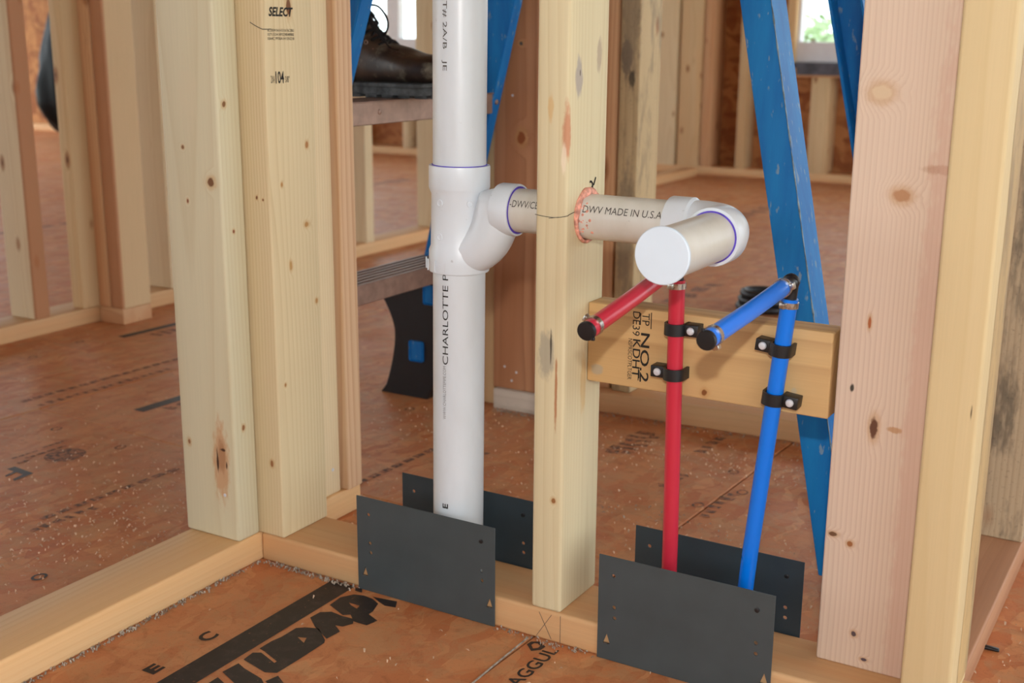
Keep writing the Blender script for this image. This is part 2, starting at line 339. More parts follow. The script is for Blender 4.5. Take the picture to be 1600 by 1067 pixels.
k = NT('window_glass'); g = k.n('ShaderNodeBsdfGlossy'); g.inputs['Roughness'].default_value = .02; tr = k.n('ShaderNodeBsdfTransparent'); tr.inputs[0].default_value = (.95, .98, .97, 1)
mx = k.n('ShaderNodeMixShader'); mx.inputs[0].default_value = .06; k.l.new(tr.outputs[0], mx.inputs[1]); k.l.new(g.outputs[0], mx.inputs[2]); k.l.new(mx.outputs[0], k.t.nodes['Material Output'].inputs[0])
M['glass'] = k.m

# ------------------------------------------------------------------ floor: printed tongue-and-groove subfloor panels, 2.4 degrees off the walls
FA = -.043
floor = tag(empty('floor', (0, 0, 0), (0, 0, FA)), kind='structure')
def panel(u0, u1, v0, v1):
    bm = bmesh.new(); g = .0012
    box_bm(bm, u0+g, u1-g, v0+g, v1-g, -.022, 0, .0015, 1)
    return mesh_obj('floor_panel', bm, M['floor'], floor)
for i in range(-6, 4):
    u0 = .409+1.22*i
    offs = .255 if i == -1 else (-.9 if i % 2 == 0 else .255)
    for j in range(-3, 3):
        v0 = offs+2.44*j
        if v0+2.44 < -5.2 or v0 > 5.3: continue
        panel(u0, u0+1.22, v0, v0+2.44)
board('subfloor_joist', M['stud'], -7.2, 4.6, -5.2, 5.2, -.3, -.03, None, 'X').name = 'floor_joists'
tag(bpy.data.objects['floor_joists'], kind='structure'); keep(bpy.data.objects['floor_joists'], floor)
ceil_bm = bmesh.new(); box_bm(ceil_bm, -7.2, 4.8, -5.2, 5.0, 2.62, 2.64); ceiling = tag(mesh_obj('ceiling', ceil_bm, M['osb']), kind='structure')
for i in range(29):
    board('ceiling_joist', M['stud'], -7.1+.406*i, -7.062+.406*i, -5.2, 4.95, 2.44, 2.62, ceiling, 'Y', .002, seg=1)

# ------------------------------------------------------------------ the plumbing wall (front) and the wall it meets (corner)
TOP = 2.36
wall_front = tag(empty('wall_front'), kind='structure')
W, D = .0381, .089
pl = board('bottom_plate', M['plate'], .0005, 1.75, 0, D, 0, W, wall_front, 'X', .004)
bm = bmesh.new()
lathe(bm, (.2815, .0445, -.1), (0, 0, 1), [(0, .034), (.3, .034)], 32); lathe(bm, (.558, .044, -.1), (0, 0, 1), [(0, .011), (.3, .011)], 24); lathe(bm, (.6405, .044, -.1), (0, 0, 1), [(0, .013), (.3, .013)], 24)
bool_cut(pl, bm); auto_smooth(pl, 40)
board('top_plate', M['stud'], -.089, 1.75, 0, D, TOP, TOP+W, wall_front, 'X')
sel = tag(board('stud', M['select'], -.0065, .0396, 0, D, W, TOP, wall_front), 'pale stud stamped SELECT at the wall corner')
ctr = tag(board('stud', M['centre'], .407, .445, 0, D, W, TOP, wall_front, bev=.004), 'pale yellow stud that the drain pipe passes through')
bm = bmesh.new(); lathe(bm, (.38, .0445, .484), (1, 0, 0), [(0, .026), (.1, .026)], 40); bool_cut(ctr, bm); auto_smooth(ctr, 40)
flat = tag(board('stud', M['flat'], .7221, .811, .052, .0888, W, TOP, wall_front), 'wide pinkish stud with strong grain and dark knots')
yel = tag(board('stud', M['yellow'], .8195, .866, 0, D, W, TOP, wall_front, bev=.004), 'yellow stud with mouldy wane edge at the right')
bm = bmesh.new()                                     # strip of bark left along the yellow stud's back edge
rows = 70; random.seed(3); prev = None
for i in range(rows+1):
    z = .05+i*(2.2/rows); a = .036+.012*noise.noise(Vector((0, 0, z*9))); b = .0885
    ring = [bm.verts.new((.8662, a, z)), bm.verts.new((.8668+.001*noise.noise(Vector((1, 0, z*40))), (a+b)/2, z)), bm.verts.new((.8664, b, z))]
    if prev:
        for q in range(2): bm.faces.new((prev[q], prev[q+1], ring[q+1], ring[q]))
    prev = ring
keep(mesh_obj('bark_edge', bm, M['wane'], smooth=True), yel)
blk = tag(board('blocking', M['block'], .4455, .7165, .0522, .0888, .2998, .3888, wall_front, 'X', .0018), 'golden block stamped NO.2 nailed flat between two studs')

wall_corner = tag(empty('wall_corner'), kind='structure')
board('bottom_plate', M['plateb'], -D, 0, -1.6, .214, 0, W, wall_corner, 'Y', .0035)
tag(board('stud', M['corner'], -.0925, -.0005, -.040, -.0006, W, TOP, wall_corner, bev=.004), 'broad pale stud with a dark split knot near its foot')
board('stud', M['studl'], -.095, -.0055, .1365, .1745, W, TOP, wall_corner)
tag(board('stud', lumber('fir_flame_stud', 'd8b48e', 'b57a52', .0075, .8, (.0, .04), vary=0), -.085, .004, .1795, .213, W, TOP, wall_corner), 'pinkish stud with flame grain at the doorway')
board('top_plate', M['stud'], -D, 0, -1.6, .214, TOP, TOP+W, wall_corner, 'Y')

# dark wisp of dust / sealant along the plate feet
def crumbs(name, spots, mat, parent=None, n=400, size=(.0006, .0019)):
    bm = bmesh.new()
    for (ax, ay, bx, by, wdt, cnt) in spots:
        for _ in range(cnt):
            t = random.random(); x = ax+(bx-ax)*t+random.gauss(0, wdt); y = ay+(by-ay)*t+random.gauss(0, wdt)
            s = random.uniform(*size); a = random.uniform(0, 6.28); l = random.uniform(.8, 2.4)
            h = random.uniform(.0006, .003)
            d = Vector((math.cos(a), math.sin(a), 0))*s*l; e = Vector((-math.sin(a), math.cos(a), 0))*s*.5
            c = Vector((x, y, .0009)); vs = [bm.verts.new(c-d-e), bm.verts.new(c-e*1.6+Vector((0, 0, h))), bm.verts.new(c+d-e+Vector((0, 0, h*.4))), bm.verts.new(c+d+e), bm.verts.new(c+e*1.2+Vector((0, 0, h*1.3))), bm.verts.new(c-d+e)]
            bm.faces.new((vs[0], vs[1], vs[4], vs[5])); bm.faces.new((vs[1], vs[2], vs[3], vs[4]))
    return mesh_obj(name, bm, mat, parent)

# ------------------------------------------------------------------ left partition, seen through the studs
wall_left = tag(empty('wall_left'), kind='structure')
board('bottom_plate', M['plate'], -1.349, -1.26, -1.2, 1.35, 0, W, wall_left, 'Y')
board('bottom_plate', M['plate'], -1.349, -1.27, 1.62, 4.6, 0, W, wall_left, 'Y')
board('top_plate', M['stud'], -1.349, -1.26, -1.2, 4.6, TOP, TOP+W, wall_left, 'Y')
tag(board('stud', M['twoface'], -1.346, -1.257, .655, .693, W, TOP, wall_left), 'pale knotty stud at the left edge')
board('stud', M['stud'], -1.298, -1.2595, .79, .879, W, TOP, wall_left)
board('stud', M['studl'], -1.349, -1.262, 1.07, 1.108, W, TOP, wall_left)
board('stud', M['studl'], -1.346, -1.27, 1.90, 1.94, W, TOP, wall_left)
board('stud', M['studl'], -1.346, -1.27, 2.285, 2.325, W, TOP, wall_left)
for y in (.25, 2.72, 3.13, 3.53): board('stud', M['stud'], -1.346, -1.27, y, y+W, W, TOP, wall_left)
board('bottom_plate', M['studr'], -1.259, -1.178, .835, .924, 0, W, wall_left, 'X')
tag(board('stud', M['studr'], -1.259, -1.2215, .836, .923, W, TOP, wall_left), 'reddish stud of the doubled doorway post')
board('stud', M['postend'], -1.2165, -1.179, .835, .924, W, TOP, wall_left)

# ------------------------------------------------------------------ low partition behind the ladder
wall_middle = tag(empty('wall_middle'), kind='structure')
tag(board('bottom_plate', M['dusty'], -.094, .058, .735, .822, 0, W, wall_middle, 'X'), 'plate end covered in white dust')
board('bottom_plate', M['plate'], .06, 1.5, .815, .904, 0, W, wall_middle, 'X').rotation_euler = (0, math.pi/2, .05)
tag(board('stud', M['brown'], -.1, -.011, .745, .783, W, TOP, wall_middle), 'red brown board with a large knot')
board('stud', M['stud'], -.142, -.104, .757, .845, 0, TOP, wall_middle)
tag(board('stud', M['grey2'], .098, .136, .838, .926, W, TOP, wall_middle), 'grey mouldy stud')
board('stud', M['studr'], .055, .091, .846, .93, W, TOP, wall_middle)
board('top_plate', M['stud'], -.142, 1.5, .76, .85, TOP, TOP+W, wall_middle, 'X')

# ------------------------------------------------------------------ wall running away at the right
wall_right = tag(empty('wall_right'), kind='structure')
board('bottom_plate', M['plate_brown'], .772, .862, .0895, 2.2, 0, W, wall_right, 'Y')
tag(board('stud', M['grey'], .772, .861, .486, .524, W, TOP, wall_right), 'grey mould stained stud at the right edge')
board('stud', M['stud'], .772, .861, .90, .938, W, TOP, wall_right)
board('top_plate', M['stud'], .772, .862, .0895, 2.2, TOP, TOP+W, wall_right, 'Y')

# ------------------------------------------------------------------ far outside wall: two real windows, two unseen ones added for daylight
wall_back = tag(empty('wall_back'), kind='structure')
YH = 4.67
board('bottom_plate', M['plate'], -7.2, 2.6, YH, YH+.14, 0, W, wall_back, 'X')
board('top_plate', M['stud'], -7.2, 2.6, YH, YH+.14, 2.40, 2.44, wall_back, 'X')
WIN = [(-.876, .25), (-5.2, -2.955), (.8, 2.4), (-2.75, -1.65)]  # last two are unseen, added to brighten the background; second widened out of view
def sheath(x0, x1, z0, z1):
    bm = bmesh.new(); box_bm(bm, x0, x1, YH+.14, YH+.152, z0, z1); return mesh_obj('sheathing', bm, M['osb'], wall_back)
xs = -7.2
for (a, b) in sorted(WIN):
    sheath(xs, a, 0, 2.44); sheath(a, b, 0, .53); sheath(a, b, 2.1, 2.44); xs = b
sheath(xs, 2.6, 0, 2.44)
for (x0, x1, mt) in [(-1.566, -1.428, 'studl'), (-1.412, -1.296, 'stud'), (-1.288, -1.236, 'studr'), (-1.102, -1.062, 'stud'), (-.74, -.652, 'stud'), (-.25, -.212, 'studr'), (.262, .30, 'stud'), 
                     (-2.94, -2.862, 'studl'), (-3.115, -3.077, 'studl'), (-3.52, -3.482, 'stud'), (-5.27, -5.205, 'stud')]:
    low = any(a-.02 < (x0+x1)/2 < b+.02 for a, b in WIN)
    board('stud', M[mt], x0, x1, YH+.002, YH+.138, W, .49 if low else 2.40, wall_back, seg=1)
for i, (a, b) in enumerate(WIN):
    board('rough_sill', M['studr'], a, b, YH, YH+.14, .49, .53, wall_back, 'X')
    bm = bmesh.new(); box_bm(bm, a+.005, b-.005, YH-.004, YH+.15, .531, .556, .002, 1); box_bm(bm, a+.06, b-.1, YH-.006, YH-.003, .50, .532)
    keep(mesh_obj('sill_flashing', bm, M['wrap']), wall_back)
    win = tag(empty('window_%d' % (i+1), (a, YH+.08, .557)), kind='structure')
    def fr(nm, x0, x1, z0, z1, y0=-.03, y1=.03, m='vinyl'):
        bm = bmesh.new(); box_bm(bm, x0, x1, y0, y1, z0, z1, .004, 1); return mesh_obj(nm, bm, M[m], win)
    w = b-a; h = 1.54; f = .052
    fr('frame_bottom', 0, w, 0, .095); fr('frame_top', 0, w, h-.07, h); fr('frame_side', 0, f, .095, h-.07); fr('frame_side', w-f, w, .095, h-.07)
    if i == 1: fr('mullion', w-.30, w-.215, .095, h-.07)
    else: fr('mullion', w/2-.04, w/2+.04, .095, h-.07)
    fr('pane', f, w-f, .095, h-.07, .0, .006, 'glass')
    for xj in (a-.0, b-.04): board('jamb_stud', M['stud'], xj, xj+.04, YH+.002, YH+.05, .53, 2.1, wall_back, seg=1)

wall_unseen = tag(empty('wall_unseen'), kind='structure')  # unseen wall added behind the camera to cut the foreground daylight
for (a, b, c, d) in ((-7.2, 4.8, 0, .95), (-7.2, 4.8, 2.1, 2.62), (-7.2, -5.4, .95, 2.1), (-3.6, -2.2, .95, 2.1), (-.4, .5, .95, 2.1), (2.2, 3.2, .95, 2.1)):
    bm = bmesh.new(); box_bm(bm, a, b, -5.2, -5.06, c, d); mesh_obj('sheathing', bm, M['osb'], wall_unseen)

# ------------------------------------------------------------------ outside
bm = bmesh.new(); bmesh.ops.create_grid(bm, x_segments=8, y_segments=8, size=60); tag(mesh_obj('ground', bm, M['grass'], None, (0, 10, -.75)), kind='structure')
def tree(x, y, h, label):
    t = tag(empty('shrub', (x, y, -.75)), label, 'shrub', 'shrubs outside the windows')
    bm = bmesh.new(); sweep(bm, [(0, 0, 0), (.05, 0, h*.4), (0, .05, h*.8)], [.16, .12, .04], 10); mesh_obj('trunk', bm, M['trunk'], t)
    bm = bmesh.new()
    for _ in range(520):
        d = Vector((random.gauss(0, 1), random.gauss(0, 1), random.gauss(0, 1))).normalized()*random.uniform(.55, 1)
        c = Vector((d.x*h*.34, d.y*h*.34, h*.6+d.z*h*.42)); s = random.uniform(.06, .13)
        a = Vector((random.gauss(0, 1), random.gauss(0, 1), random.gauss(0, 1))).normalized()*s; b2 = Vector((random.gauss(0, 1), random.gauss(0, 1), random.gauss(0, 1))).normalized()*s*.6
        bm.faces.new([bm.verts.new(c-a), bm.verts.new(c+b2), bm.verts.new(c+a), bm.verts.new(c-b2)])
    o = mesh_obj('foliage', bm, M['leaf'], t); o['kind'] = 'stuff'
tree(-4.55, 17.0, 1.75, 'pale green shrub outside the right window')
tree(-11.6, 15.5, 1.65, 'pale green shrub outside the left window')

# ------------------------------------------------------------------ drain pipe assembly
R2, R15 = .0302, .02415
PX, PY = .2825, .0444
drain = tag(empty('drain_pipe', (PX, PY, W)), 'white plastic drain stack with a branch through the pale stud and a capped stub', 'pipe')
def pb(name, bm, mat, parent=drain, ang=40): return auto_smooth(keep(mesh_obj(name, bm, mat), parent), ang)
def vpt(z): return Vector((PX+(z-.45)*.0085, PY, z))          # the stack leans a hair
axv = (vpt(1)-vpt(0)).normalized()
bm = bmesh.new(); sweep(bm, [vpt(-.04), vpt(.42)], R2, 64); lowpipe = pb('pipe', bm, M['pvc'])
bm = bmesh.new(); sweep(bm, [vpt(.515), vpt(2.3)], R2, 64); uppipe = pb('pipe', bm, M['pvc'])
bm = bmesh.new()
def vl(prof): lathe(bm, vpt(0), axv, [(z, r) for z, r in prof], 64)
vl([(.409, .0312), (.409, .0343), (.411, .0348), (.433, .0348), (.4385, .0326), (.4975, .0318), (.503, .0342), (.505, .0348), (.527, .0348), (.5295, .0343), (.5295, .0305)])
path = []; rads = []
for i in range(11):                                       # sanitary sweep of the branch
    a = i/10*math.pi/2; path.append((.291+.042*math.sin(a), PY, .432+.0505*(1-math.cos(a))+.0018)); rads.append(.0285-.003*i/10)
sweep(bm, path+[(.340, PY, .484)], rads+[.0255], 40)
lathe(bm, (.336, PY, .484), (1, 0, 0), [(0, .0255), (.002, .0283), (.004, .0289), (.0235, .0289), (.025, .0284), (.025, .0246)], 56)
for z in (.489, .451):                                    # moulded dots on the tee body
    for an in (-100, -35):
        c = vpt(z)+Vector((math.cos(math.radians(an)), math.sin(math.radians(an)), 0))*.0316
        lathe(bm, c, (math.cos(math.radians(an)), math.sin(math.radians(an)), 0), [(0, .0042), (.0012, .004), (.0013, .003), (.0006, .0025)], 18)
for an in range(-150, 30, 24):                            # short ribs on the lower hub
    c = Vector((math.cos(math.radians(an)), math.sin(math.radians(an)), 0))
    box_bm(bm, -.0006, .0006, -.0006, .0006, .411, .424, 0, 1, Matrix.Translation(vpt(0)+c*.0348))
tee = pb('sanitary_tee', bm, M['fit'], drain, 30)
def primer(o, ax, r0, r1, name='primer_ring'):
    bm = bmesh.new(); lathe(bm, o, ax, [(0, r0), (.0012, r0), (.0012, r1), (0, r1)], 56, False); tag(pb(name, bm, M['purple']), 'purple primer line')
primer(vpt(.5292), axv, R2-.001, R2+.0012)
primer((.3602, PY, .484), (1, 0, 0), R15-.001, R15+.0022)
bm = bmesh.new(); sweep(bm, [(.345, PY, .484), (.56, PY, .484)], R15, 56); hp = pb('branch_pipe', bm, M['pvcd'])
EX = .6105
bm = bmesh.new()
lathe(bm, (.5425, PY, .484), (1, 0, 0), [(0, .0246), (0, .0282), (.0015, .0289), (.024, .0289), (.0265, .0272), (.0265, .0255)], 56)
RB = EX-.572; pts = [(.566, PY, .484)]
for i in range(13):
    a = i/12*math.pi/2; pts.append((.572+RB*math.sin(a), PY-RB*(1-math.cos(a)), .484))
sweep(bm, pts+[(EX, PY-RB-.004, .484)], .0264, 48)
HY = .0085
lathe(bm, (EX, HY, .484), (0, -1, 0), [(-.002, .0262), (0, .0284), (.002, .0289), (.0225, .0289), (.024, .0284), (.024, .0246)], 56)
pb('elbow', bm, M['fit'], drain, 30)
primer((EX, HY-.0235, .484), (0, -1, 0), R15-.001, R15+.0014)
bm = bmesh.new(); sweep(bm, [(EX, HY-.002, .484), (EX-.001, -.128, .483)], R15, 56); pb('stub_pipe', bm, M['pvcd'])
bm = bmesh.new(); lathe(bm, (EX-.001, -.1265, .483), (0, -1, 0), [(0, .0243), (.0005, .0262), (.0035, .0264), (.0045, .0256), (.0048, .005)], 64); tag(pb('test_cap', bm, M['cap']), 'flat white glued test cap')
bm = bmesh.new()                                          # torn foam / caulk ring where the pipe leaves the stud
pts = []; rr = []
for i in range(64):
    a = i/64*2*math.pi; w = noise.noise(Vector((math.cos(a)*2, math.sin(a)*2, 3)))
    vis = .6+.5*math.cos(a-1.9)
    pts.append((.4462+.001*w, PY-.0268*math.cos(a)*1.0, .484+.0268*math.sin(a))); rr.append(.0016+.0026*max(.1, vis)*(1+.7*w))
sweep(bm, pts, rr, 10, False, True)
for i in range(22):
    a = random.uniform(-.7, .9); x = .4475+random.random()**2*.016
    c = Vector((x, PY-R15*math.cos(a), .484+R15*math.sin(a))); bmesh.ops.create_icosphere(bm, subdivisions=1, radius=random.uniform(.0006, .0020), matrix=Matrix.Translation(c) @ Matrix.Rotation(-a, 4, 'X') @ Matrix.Diagonal((1, .25, 1, 1)))
tag(pb('caulk_ring', bm, M['seal'], drain, 60), 'pink crumbly caulk ring')

def cyl_text(body, z0, z1, ang, height, sgn, mat, parent, R=R2, **kw):
    L = abs(z1-z0); bm = text_fit(body, L, height, **kw); bmesh.ops.triangulate(bm, faces=bm.faces[:])
    for v in bm.verts:
        a = ang+sgn*(v.co.y-height/2)/R; z = z0+(v.co.x if z1 > z0 else -v.co.x); c = vpt(z)
        v.co = c+Vector((math.cos(a), math.sin(a), 0))*(R+.0003)
    bm.normal_update(); return keep(mesh_obj('pipe_lettering', bm, mat), parent)
A = math.radians
cyl_text('EXT# 2A/B   JE', .7235, .6335, A(-91), .0068, 1, M['inkg'], uppipe)
cyl_text('CHARLOTTE P', .303, .409, A(-88), .0074, -1, M['ink'], lowpipe)
cyl_text('WWW.CHARLOTTEPIPE.COM', .237, .301, A(-90), .0038, -1, M['inkf'], lowpipe)
cyl_text('E', .126, .132, A(-88), .0075, -1, M['ink'], lowpipe, bold=.03)
def htext(body, x0, x1, b, height, mat):
    bm = text_fit(body, x1-x0, height); bmesh.ops.triangulate(bm, faces=bm.faces[:])
    for v in bm.verts:
        bb = b+(v.co.y-height/2)/R15; v.co = Vector((x0+v.co.x, PY-(R15+.0003)*math.cos(bb), .484+(R15+.0003)*math.sin(bb)))
    return keep(mesh_obj('pipe_lettering', bm, mat), hp)
htext('DWV MADE IN U.S.A', .4515, .5415, A(27), .0078, M['inkg'])
htext('-DWV/CELL', .3625, .4060, A(25), .0078, M['inkg'])

# ------------------------------------------------------------------ red and blue supply stubs
def crimp(name_parent, c, ax, r, ear=None, wdt=.006):
    bm = bmesh.new(); c = Vector(c); ax = Vector(ax).normalized()
    lathe(bm, c-ax*wdt/2, ax, [(0, r), (0, r+.0011), (wdt, r+.0011), (wdt, r)], 32, False)
    if ear is not None:
        e = Vector(ear).normalized(); t = ax.cross(e)
        Mx = Matrix((( *t, 0), (*e, 0), (*ax, 0), (0, 0, 0, 1))).transposed(); Mx.translation = c+e*(r+.0018)
        box_bm(bm, -.0032, .0032, -.0018, .0026, -wdt*.5, wdt*.5, .0008, 2, Mx)
    o = auto_smooth(keep(mesh_obj('crimp_ring', bm, M['steel']), name_parent), 35); return o
def supply(colour, mat, foot, topp, tip, label, ear):
    t = tag(empty('%s_water_pipe' % colour, (foot[0], foot[1], W)), label, 'water pipe')
    f, e, p = Vector(foot), Vector(topp), Vector(tip); r = .0084
    bm = bmesh.new(); sweep(bm, [f+Vector((0, 0, -.05)), f.lerp(e, .35)+Vector((.0004, 0, 0)), f.lerp(e, .7), e], r, 32); auto_smooth(keep(mesh_obj('riser_tube', bm, mat), t))
    c = e+Vector((0, 0, .0165)); sd = (p-c).normalized(); s0 = c+sd*.018
    bm = bmesh.new(); sweep(bm, [s0, s0.lerp(p, .5)+Vector((0, 0, -.001)), p], r, 32); auto_smooth(keep(mesh_obj('stub_tube', bm, mat), t))
    bm = bmesh.new(); ud = (e-f).normalized()
    sweep(bm, [e-ud*.002, e+ud*.006, c-ud*.004, c+sd*.004, c+sd*.010, s0+sd*.002], [.0066, .0066, .0082, .0082, .0066, .0066], 24)
    bmesh.ops.create_icosphere(bm, subdivisions=2, radius=.009, matrix=Matrix.Translation(c))
    auto_smooth(keep(mesh_obj('elbow_fitting', bm, M['black']), t), 60)
    crimp(t, e-ud*.006, ud, r, (-.3, -1, 0)); crimp(t, s0+sd*.006, sd, r, (1, 0, .3)); crimp(t, p-sd*.011, sd, r, ear)
    bm = bmesh.new(); lathe(bm, p-sd*.002, sd, [(0, .0062), (.002, .0062), (.002, .0088), (.0045, .0092), (.0062, .0086), (.0066, .004)], 32)
    side = Vector(ear).normalized(); box_bm(bm, -.0015, .0015, -.0015, .0015, -.0015, .0015, .0004, 1, Matrix.Translation(p+sd*.003-side*.0098))
    auto_smooth(keep(mesh_obj('end_plug', bm, M['black']), t), 40)
    return t
supply('red', M['red'], (.5578, .044, 0), (.5545, .0385, .4275), (.5545, -.163, .4150), 'red plastic water tube with an elbow and a plugged stub under the white cap', (-1, .2, .75))
supply('blue', M['blue'], (.6335, .044, 0), (.6745, .0385, .4215), (.6685, -.163, .4215), 'blue plastic water tube leaning right with an elbow and a plugged stub', (.3, .2, -1))
def clamp(cx, cz, side, label, lean=0):
    t = tag(empty('pipe_clamp', (cx, .0522, cz), (0, lean, 0)), label, 'pipe clamp', 'black clamps on the golden block'); r = .0088; cy = -.0138; h = .0062
    bm = bmesh.new(); ri, ro = r, r+.0028; n = 14; prev = None
    prof = [(-1, 0)]
    pts = [(-1*ro, 0.0), ] 
    ang = [math.pi+math.pi*i/n for i in range(n+1)]
    inner = [Vector((ri*math.cos(a), cy+ri*math.sin(a), 0)) for a in ang]; outer = [Vector((ro*math.cos(a), cy+ro*math.sin(a), 0)) for a in ang]
    inner = [Vector((-ri, -.0002, 0))]+inner+[Vector((ri, -.0002, 0))]; outer = [Vector((-ro, -.0002, 0))]+outer+[Vector((ro, -.0002, 0))]
    lo = [(bm.verts.new(p+Vector((0, 0, -h))), bm.verts.new(q+Vector((0, 0, -h)))) for p, q in zip(inner, outer)]
    hi = [(bm.verts.new(p+Vector((0, 0, h))), bm.verts.new(q+Vector((0, 0, h)))) for p, q in zip(inner, outer)]
    for i in range(len(lo)-1):
        bm.faces.new((lo[i][1], lo[i+1][1], hi[i+1][1], hi[i][1])); bm.faces.new((lo[i+1][0], lo[i][0], hi[i][0], hi[i+1][0]))
        bm.faces.new((hi[i][0], hi[i][1], hi[i+1][1], hi[i+1][0])); bm.faces.new((lo[i][1], lo[i][0], lo[i+1][0], lo[i+1][1]))
    a, b = sorted((side*(ro-.002), side*(ro+.0145)))
    box_bm(bm, a, b, -.0165, -.0002, -h, h, .0008, 2)
    auto_smooth(mesh_obj('clamp_body', bm, M['black'], t), 35)
    bm = bmesh.new(); lathe(bm, (side*(ro+.0065), -.0162, 0), (0, -1, 0), [(0, .0041), (.0014, .0041), (.0026, .0032), (.003, .0012)], 20); auto_smooth(mesh_obj('screw', bm, M['screw'], t), 30)
clamp(.5545, .3755, 1, 'upper black clamp on the red tube, screw at right'); clamp(.5552, .327, -1, 'lower black clamp on the red tube, screw at left')
clamp(.6685, .369, -1, 'upper black clamp on the blue tube, screw at left', .10); clamp(.6638, .3175, 1, 'lower black clamp on the blue tube, screw at right', .10)

# ------------------------------------------------------------------ steel nail plates guarding the bottom plate
def nail_plate(x0, y, z0, label, mat, lean=0):
    w, h, th = .199, .1235, .0016; bm = bmesh.new(); box_bm(bm, 0, w, -th/2, th/2, 0, h, .0004, 1)
    o = mesh_obj('nail_plate', bm, mat, None, (0, 0, 0))
    cb = bmesh.new()
    for (hx, hz) in ((.018, .1015), (.0195, .0645), (.0205, .052), (.1805, .1035), (.181, .0665), (.1815, .0545)):
        lathe(cb, (hx, -.01, hz), (0, 1, 0), [(0, .0023), (.02, .0023)], 14)
    for tx, tz in ((.0115, .025), (.192, .0285)):
        vs = [cb.verts.new((tx+a, yy, tz+b)) for yy in (-.01, .01) for a, b in ((-.0042, -.005), (.0042, -.005), (0, .007))]
        cb.faces.new((vs[0], vs[1], vs[2])); cb.faces.new((vs[5], vs[4], vs[3]))
        for i in range(3): j = (i+1) % 3; cb.faces.new((vs[i], vs[i+3], vs[j+3], vs[j]))
    bmesh.ops.recalc_face_normals(cb, faces=cb.faces[:])
    bool_cut(o, cb); o.location = (x0, y, z0); o.rotation_euler = (lean, 0, 0)
    tag(o, label, 'nail plate')
    for tx, tz in ((.0115, .0195), (.192, .023)):          # bent prong left at the foot of each triangle
        pbm = bmesh.new(); vs = [pbm.verts.new(p) for p in ((tx-.004, -.0012, tz), (tx+.004, -.0012, tz), (tx+.0025, -.003, tz+.0022), (tx-.0025, -.003, tz+.0022))]; pbm.faces.new(vs)
        q = mesh_obj('prong', pbm, M['steel'], o)
    nb = bmesh.new(); lathe(nb, (.1805, -.0009, .1035), (0, -1, 0), [(0, .0026), (.0008, .0026), (.0012, .0016)], 14); mesh_obj('nail', nb, M['black'], o)
    return o
nail_plate(.1612, -.0022, .0006, 'dark grey steel plate in front of the white drain stack', M['gun'])
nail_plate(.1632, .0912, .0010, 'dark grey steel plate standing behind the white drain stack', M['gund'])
nail_plate(.4935, -.0022, .0003, 'dark grey steel plate in front of the red and blue tubes', M['gun'])
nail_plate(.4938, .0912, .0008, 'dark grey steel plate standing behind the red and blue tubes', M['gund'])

# ------------------------------------------------------------------ stepladder
lad = tag(empty('stepladder', (.2, .5, 0)), 'blue fibreglass stepladder with aluminium steps and black feet', 'ladder')
def lb(name, bm, mat, ang=35): return auto_smooth(keep(mesh_obj(name, bm, mat), lad), ang)
def channel(cx, yweb, out, half, fl_, th, z0, z1, round_=True):
    """C rail: cx(z) centre line in x, yweb(z) web plane, flanges towards out (-1 / +1 in y)"""
    bm = bmesh.new(); sec = [(-half, 0), (half, 0), (half, fl_), (half-th, fl_), (half-th, th), (-half+th, th), (-half+th, fl_), (-half, fl_)]
    rings = [[bm.verts.new((cx(z)+a, yweb(z)+out*b, z)) for a, b in sec] for z in (z0, (z0+z1)/2, z1)]
    for p, q in zip(rings, rings[1:]):
        for j in range(8): bm.faces.new((p[j], p[(j+1) % 8], q[(j+1) % 8], q[j]))
    bm.faces.new(rings[0]); bm.faces.new(list(reversed(rings[-1]))); bmesh.ops.recalc_face_normals(bm, faces=bm.faces[:])
    bmesh.ops.bevel(bm, geom=[e for e in bm.edges if abs((e.verts[0].co-e.verts[1].co).z) > .05], offset=.0012, segments=2, affect='EDGES')
    return bm
fx = lambda z: -.275+.29*z
fyn = lambda z: .262+.062*z
fyf = lambda z: .732-.060*z
rx = lambda z: .6935-.2215*z
ryn = lambda z: .270+.05*z
ryf = lambda z: .728-.05*z
TL = 1.74
lb('front_rail', channel(fx, fyn, -1, .0375, .028, .004, .03, TL), M['fibre'])
lb('front_rail', channel(fx, fyf, 1, .0375, .028, .004, .03, TL), M['fibre'])
lb('rear_rail', channel(lambda z: rx(z)-.0087, ryn, 1, .0193, .055, .004, .03, TL), M['fibre'])
bm = bmesh.new(); pts = []; rr = []
for i in range(160):
    z = .05+i*.0105; pts.append((rx(z)-.0087+.0189, ryn(z)+.0006, z)); rr.append(max(.0002, .0008+.0014*noise.noise(Vector((0, 3, z*60)))))
sweep(bm, pts, rr, 6); tag(lb('worn_edge', bm, M['wear'], 60), 'chalky worn corner of the rail')
lb('rear_rail', channel(rx, ryf, -1, .0245, .04, .004, .03, TL), M['fibre'])
for i in range(1, 6):
    z = .278+.2975*(i-1); c = fx(z); bm = bmesh.new(); y0, y1 = fyn(z)+.004, fyf(z)-.004
    box_bm(bm, c-.04, c+.036, y0, y1, z-.004, z-.001, 0)
    for j in range(6): box_bm(bm, c-.038+j*.0145, c-.038+j*.0145+.006, y0, y1, z-.001, z+.0008, .0005, 1)
    box_bm(bm, c+.034, c+.037, y0, y1, z-.034, z, .001, 1); box_bm(bm, c-.042, c-.039, y0, y1, z-.034, z, .001, 1)
    for yy in (y0+.07, y1-.07): lathe(bm, (c+.037, yy, z-.016), (1, 0, 0), [(0, .0042), (.0012, .0036), (.0018, .001)], 14)
    tag(lb('step', bm, M['alu']), 'ribbed aluminium step')
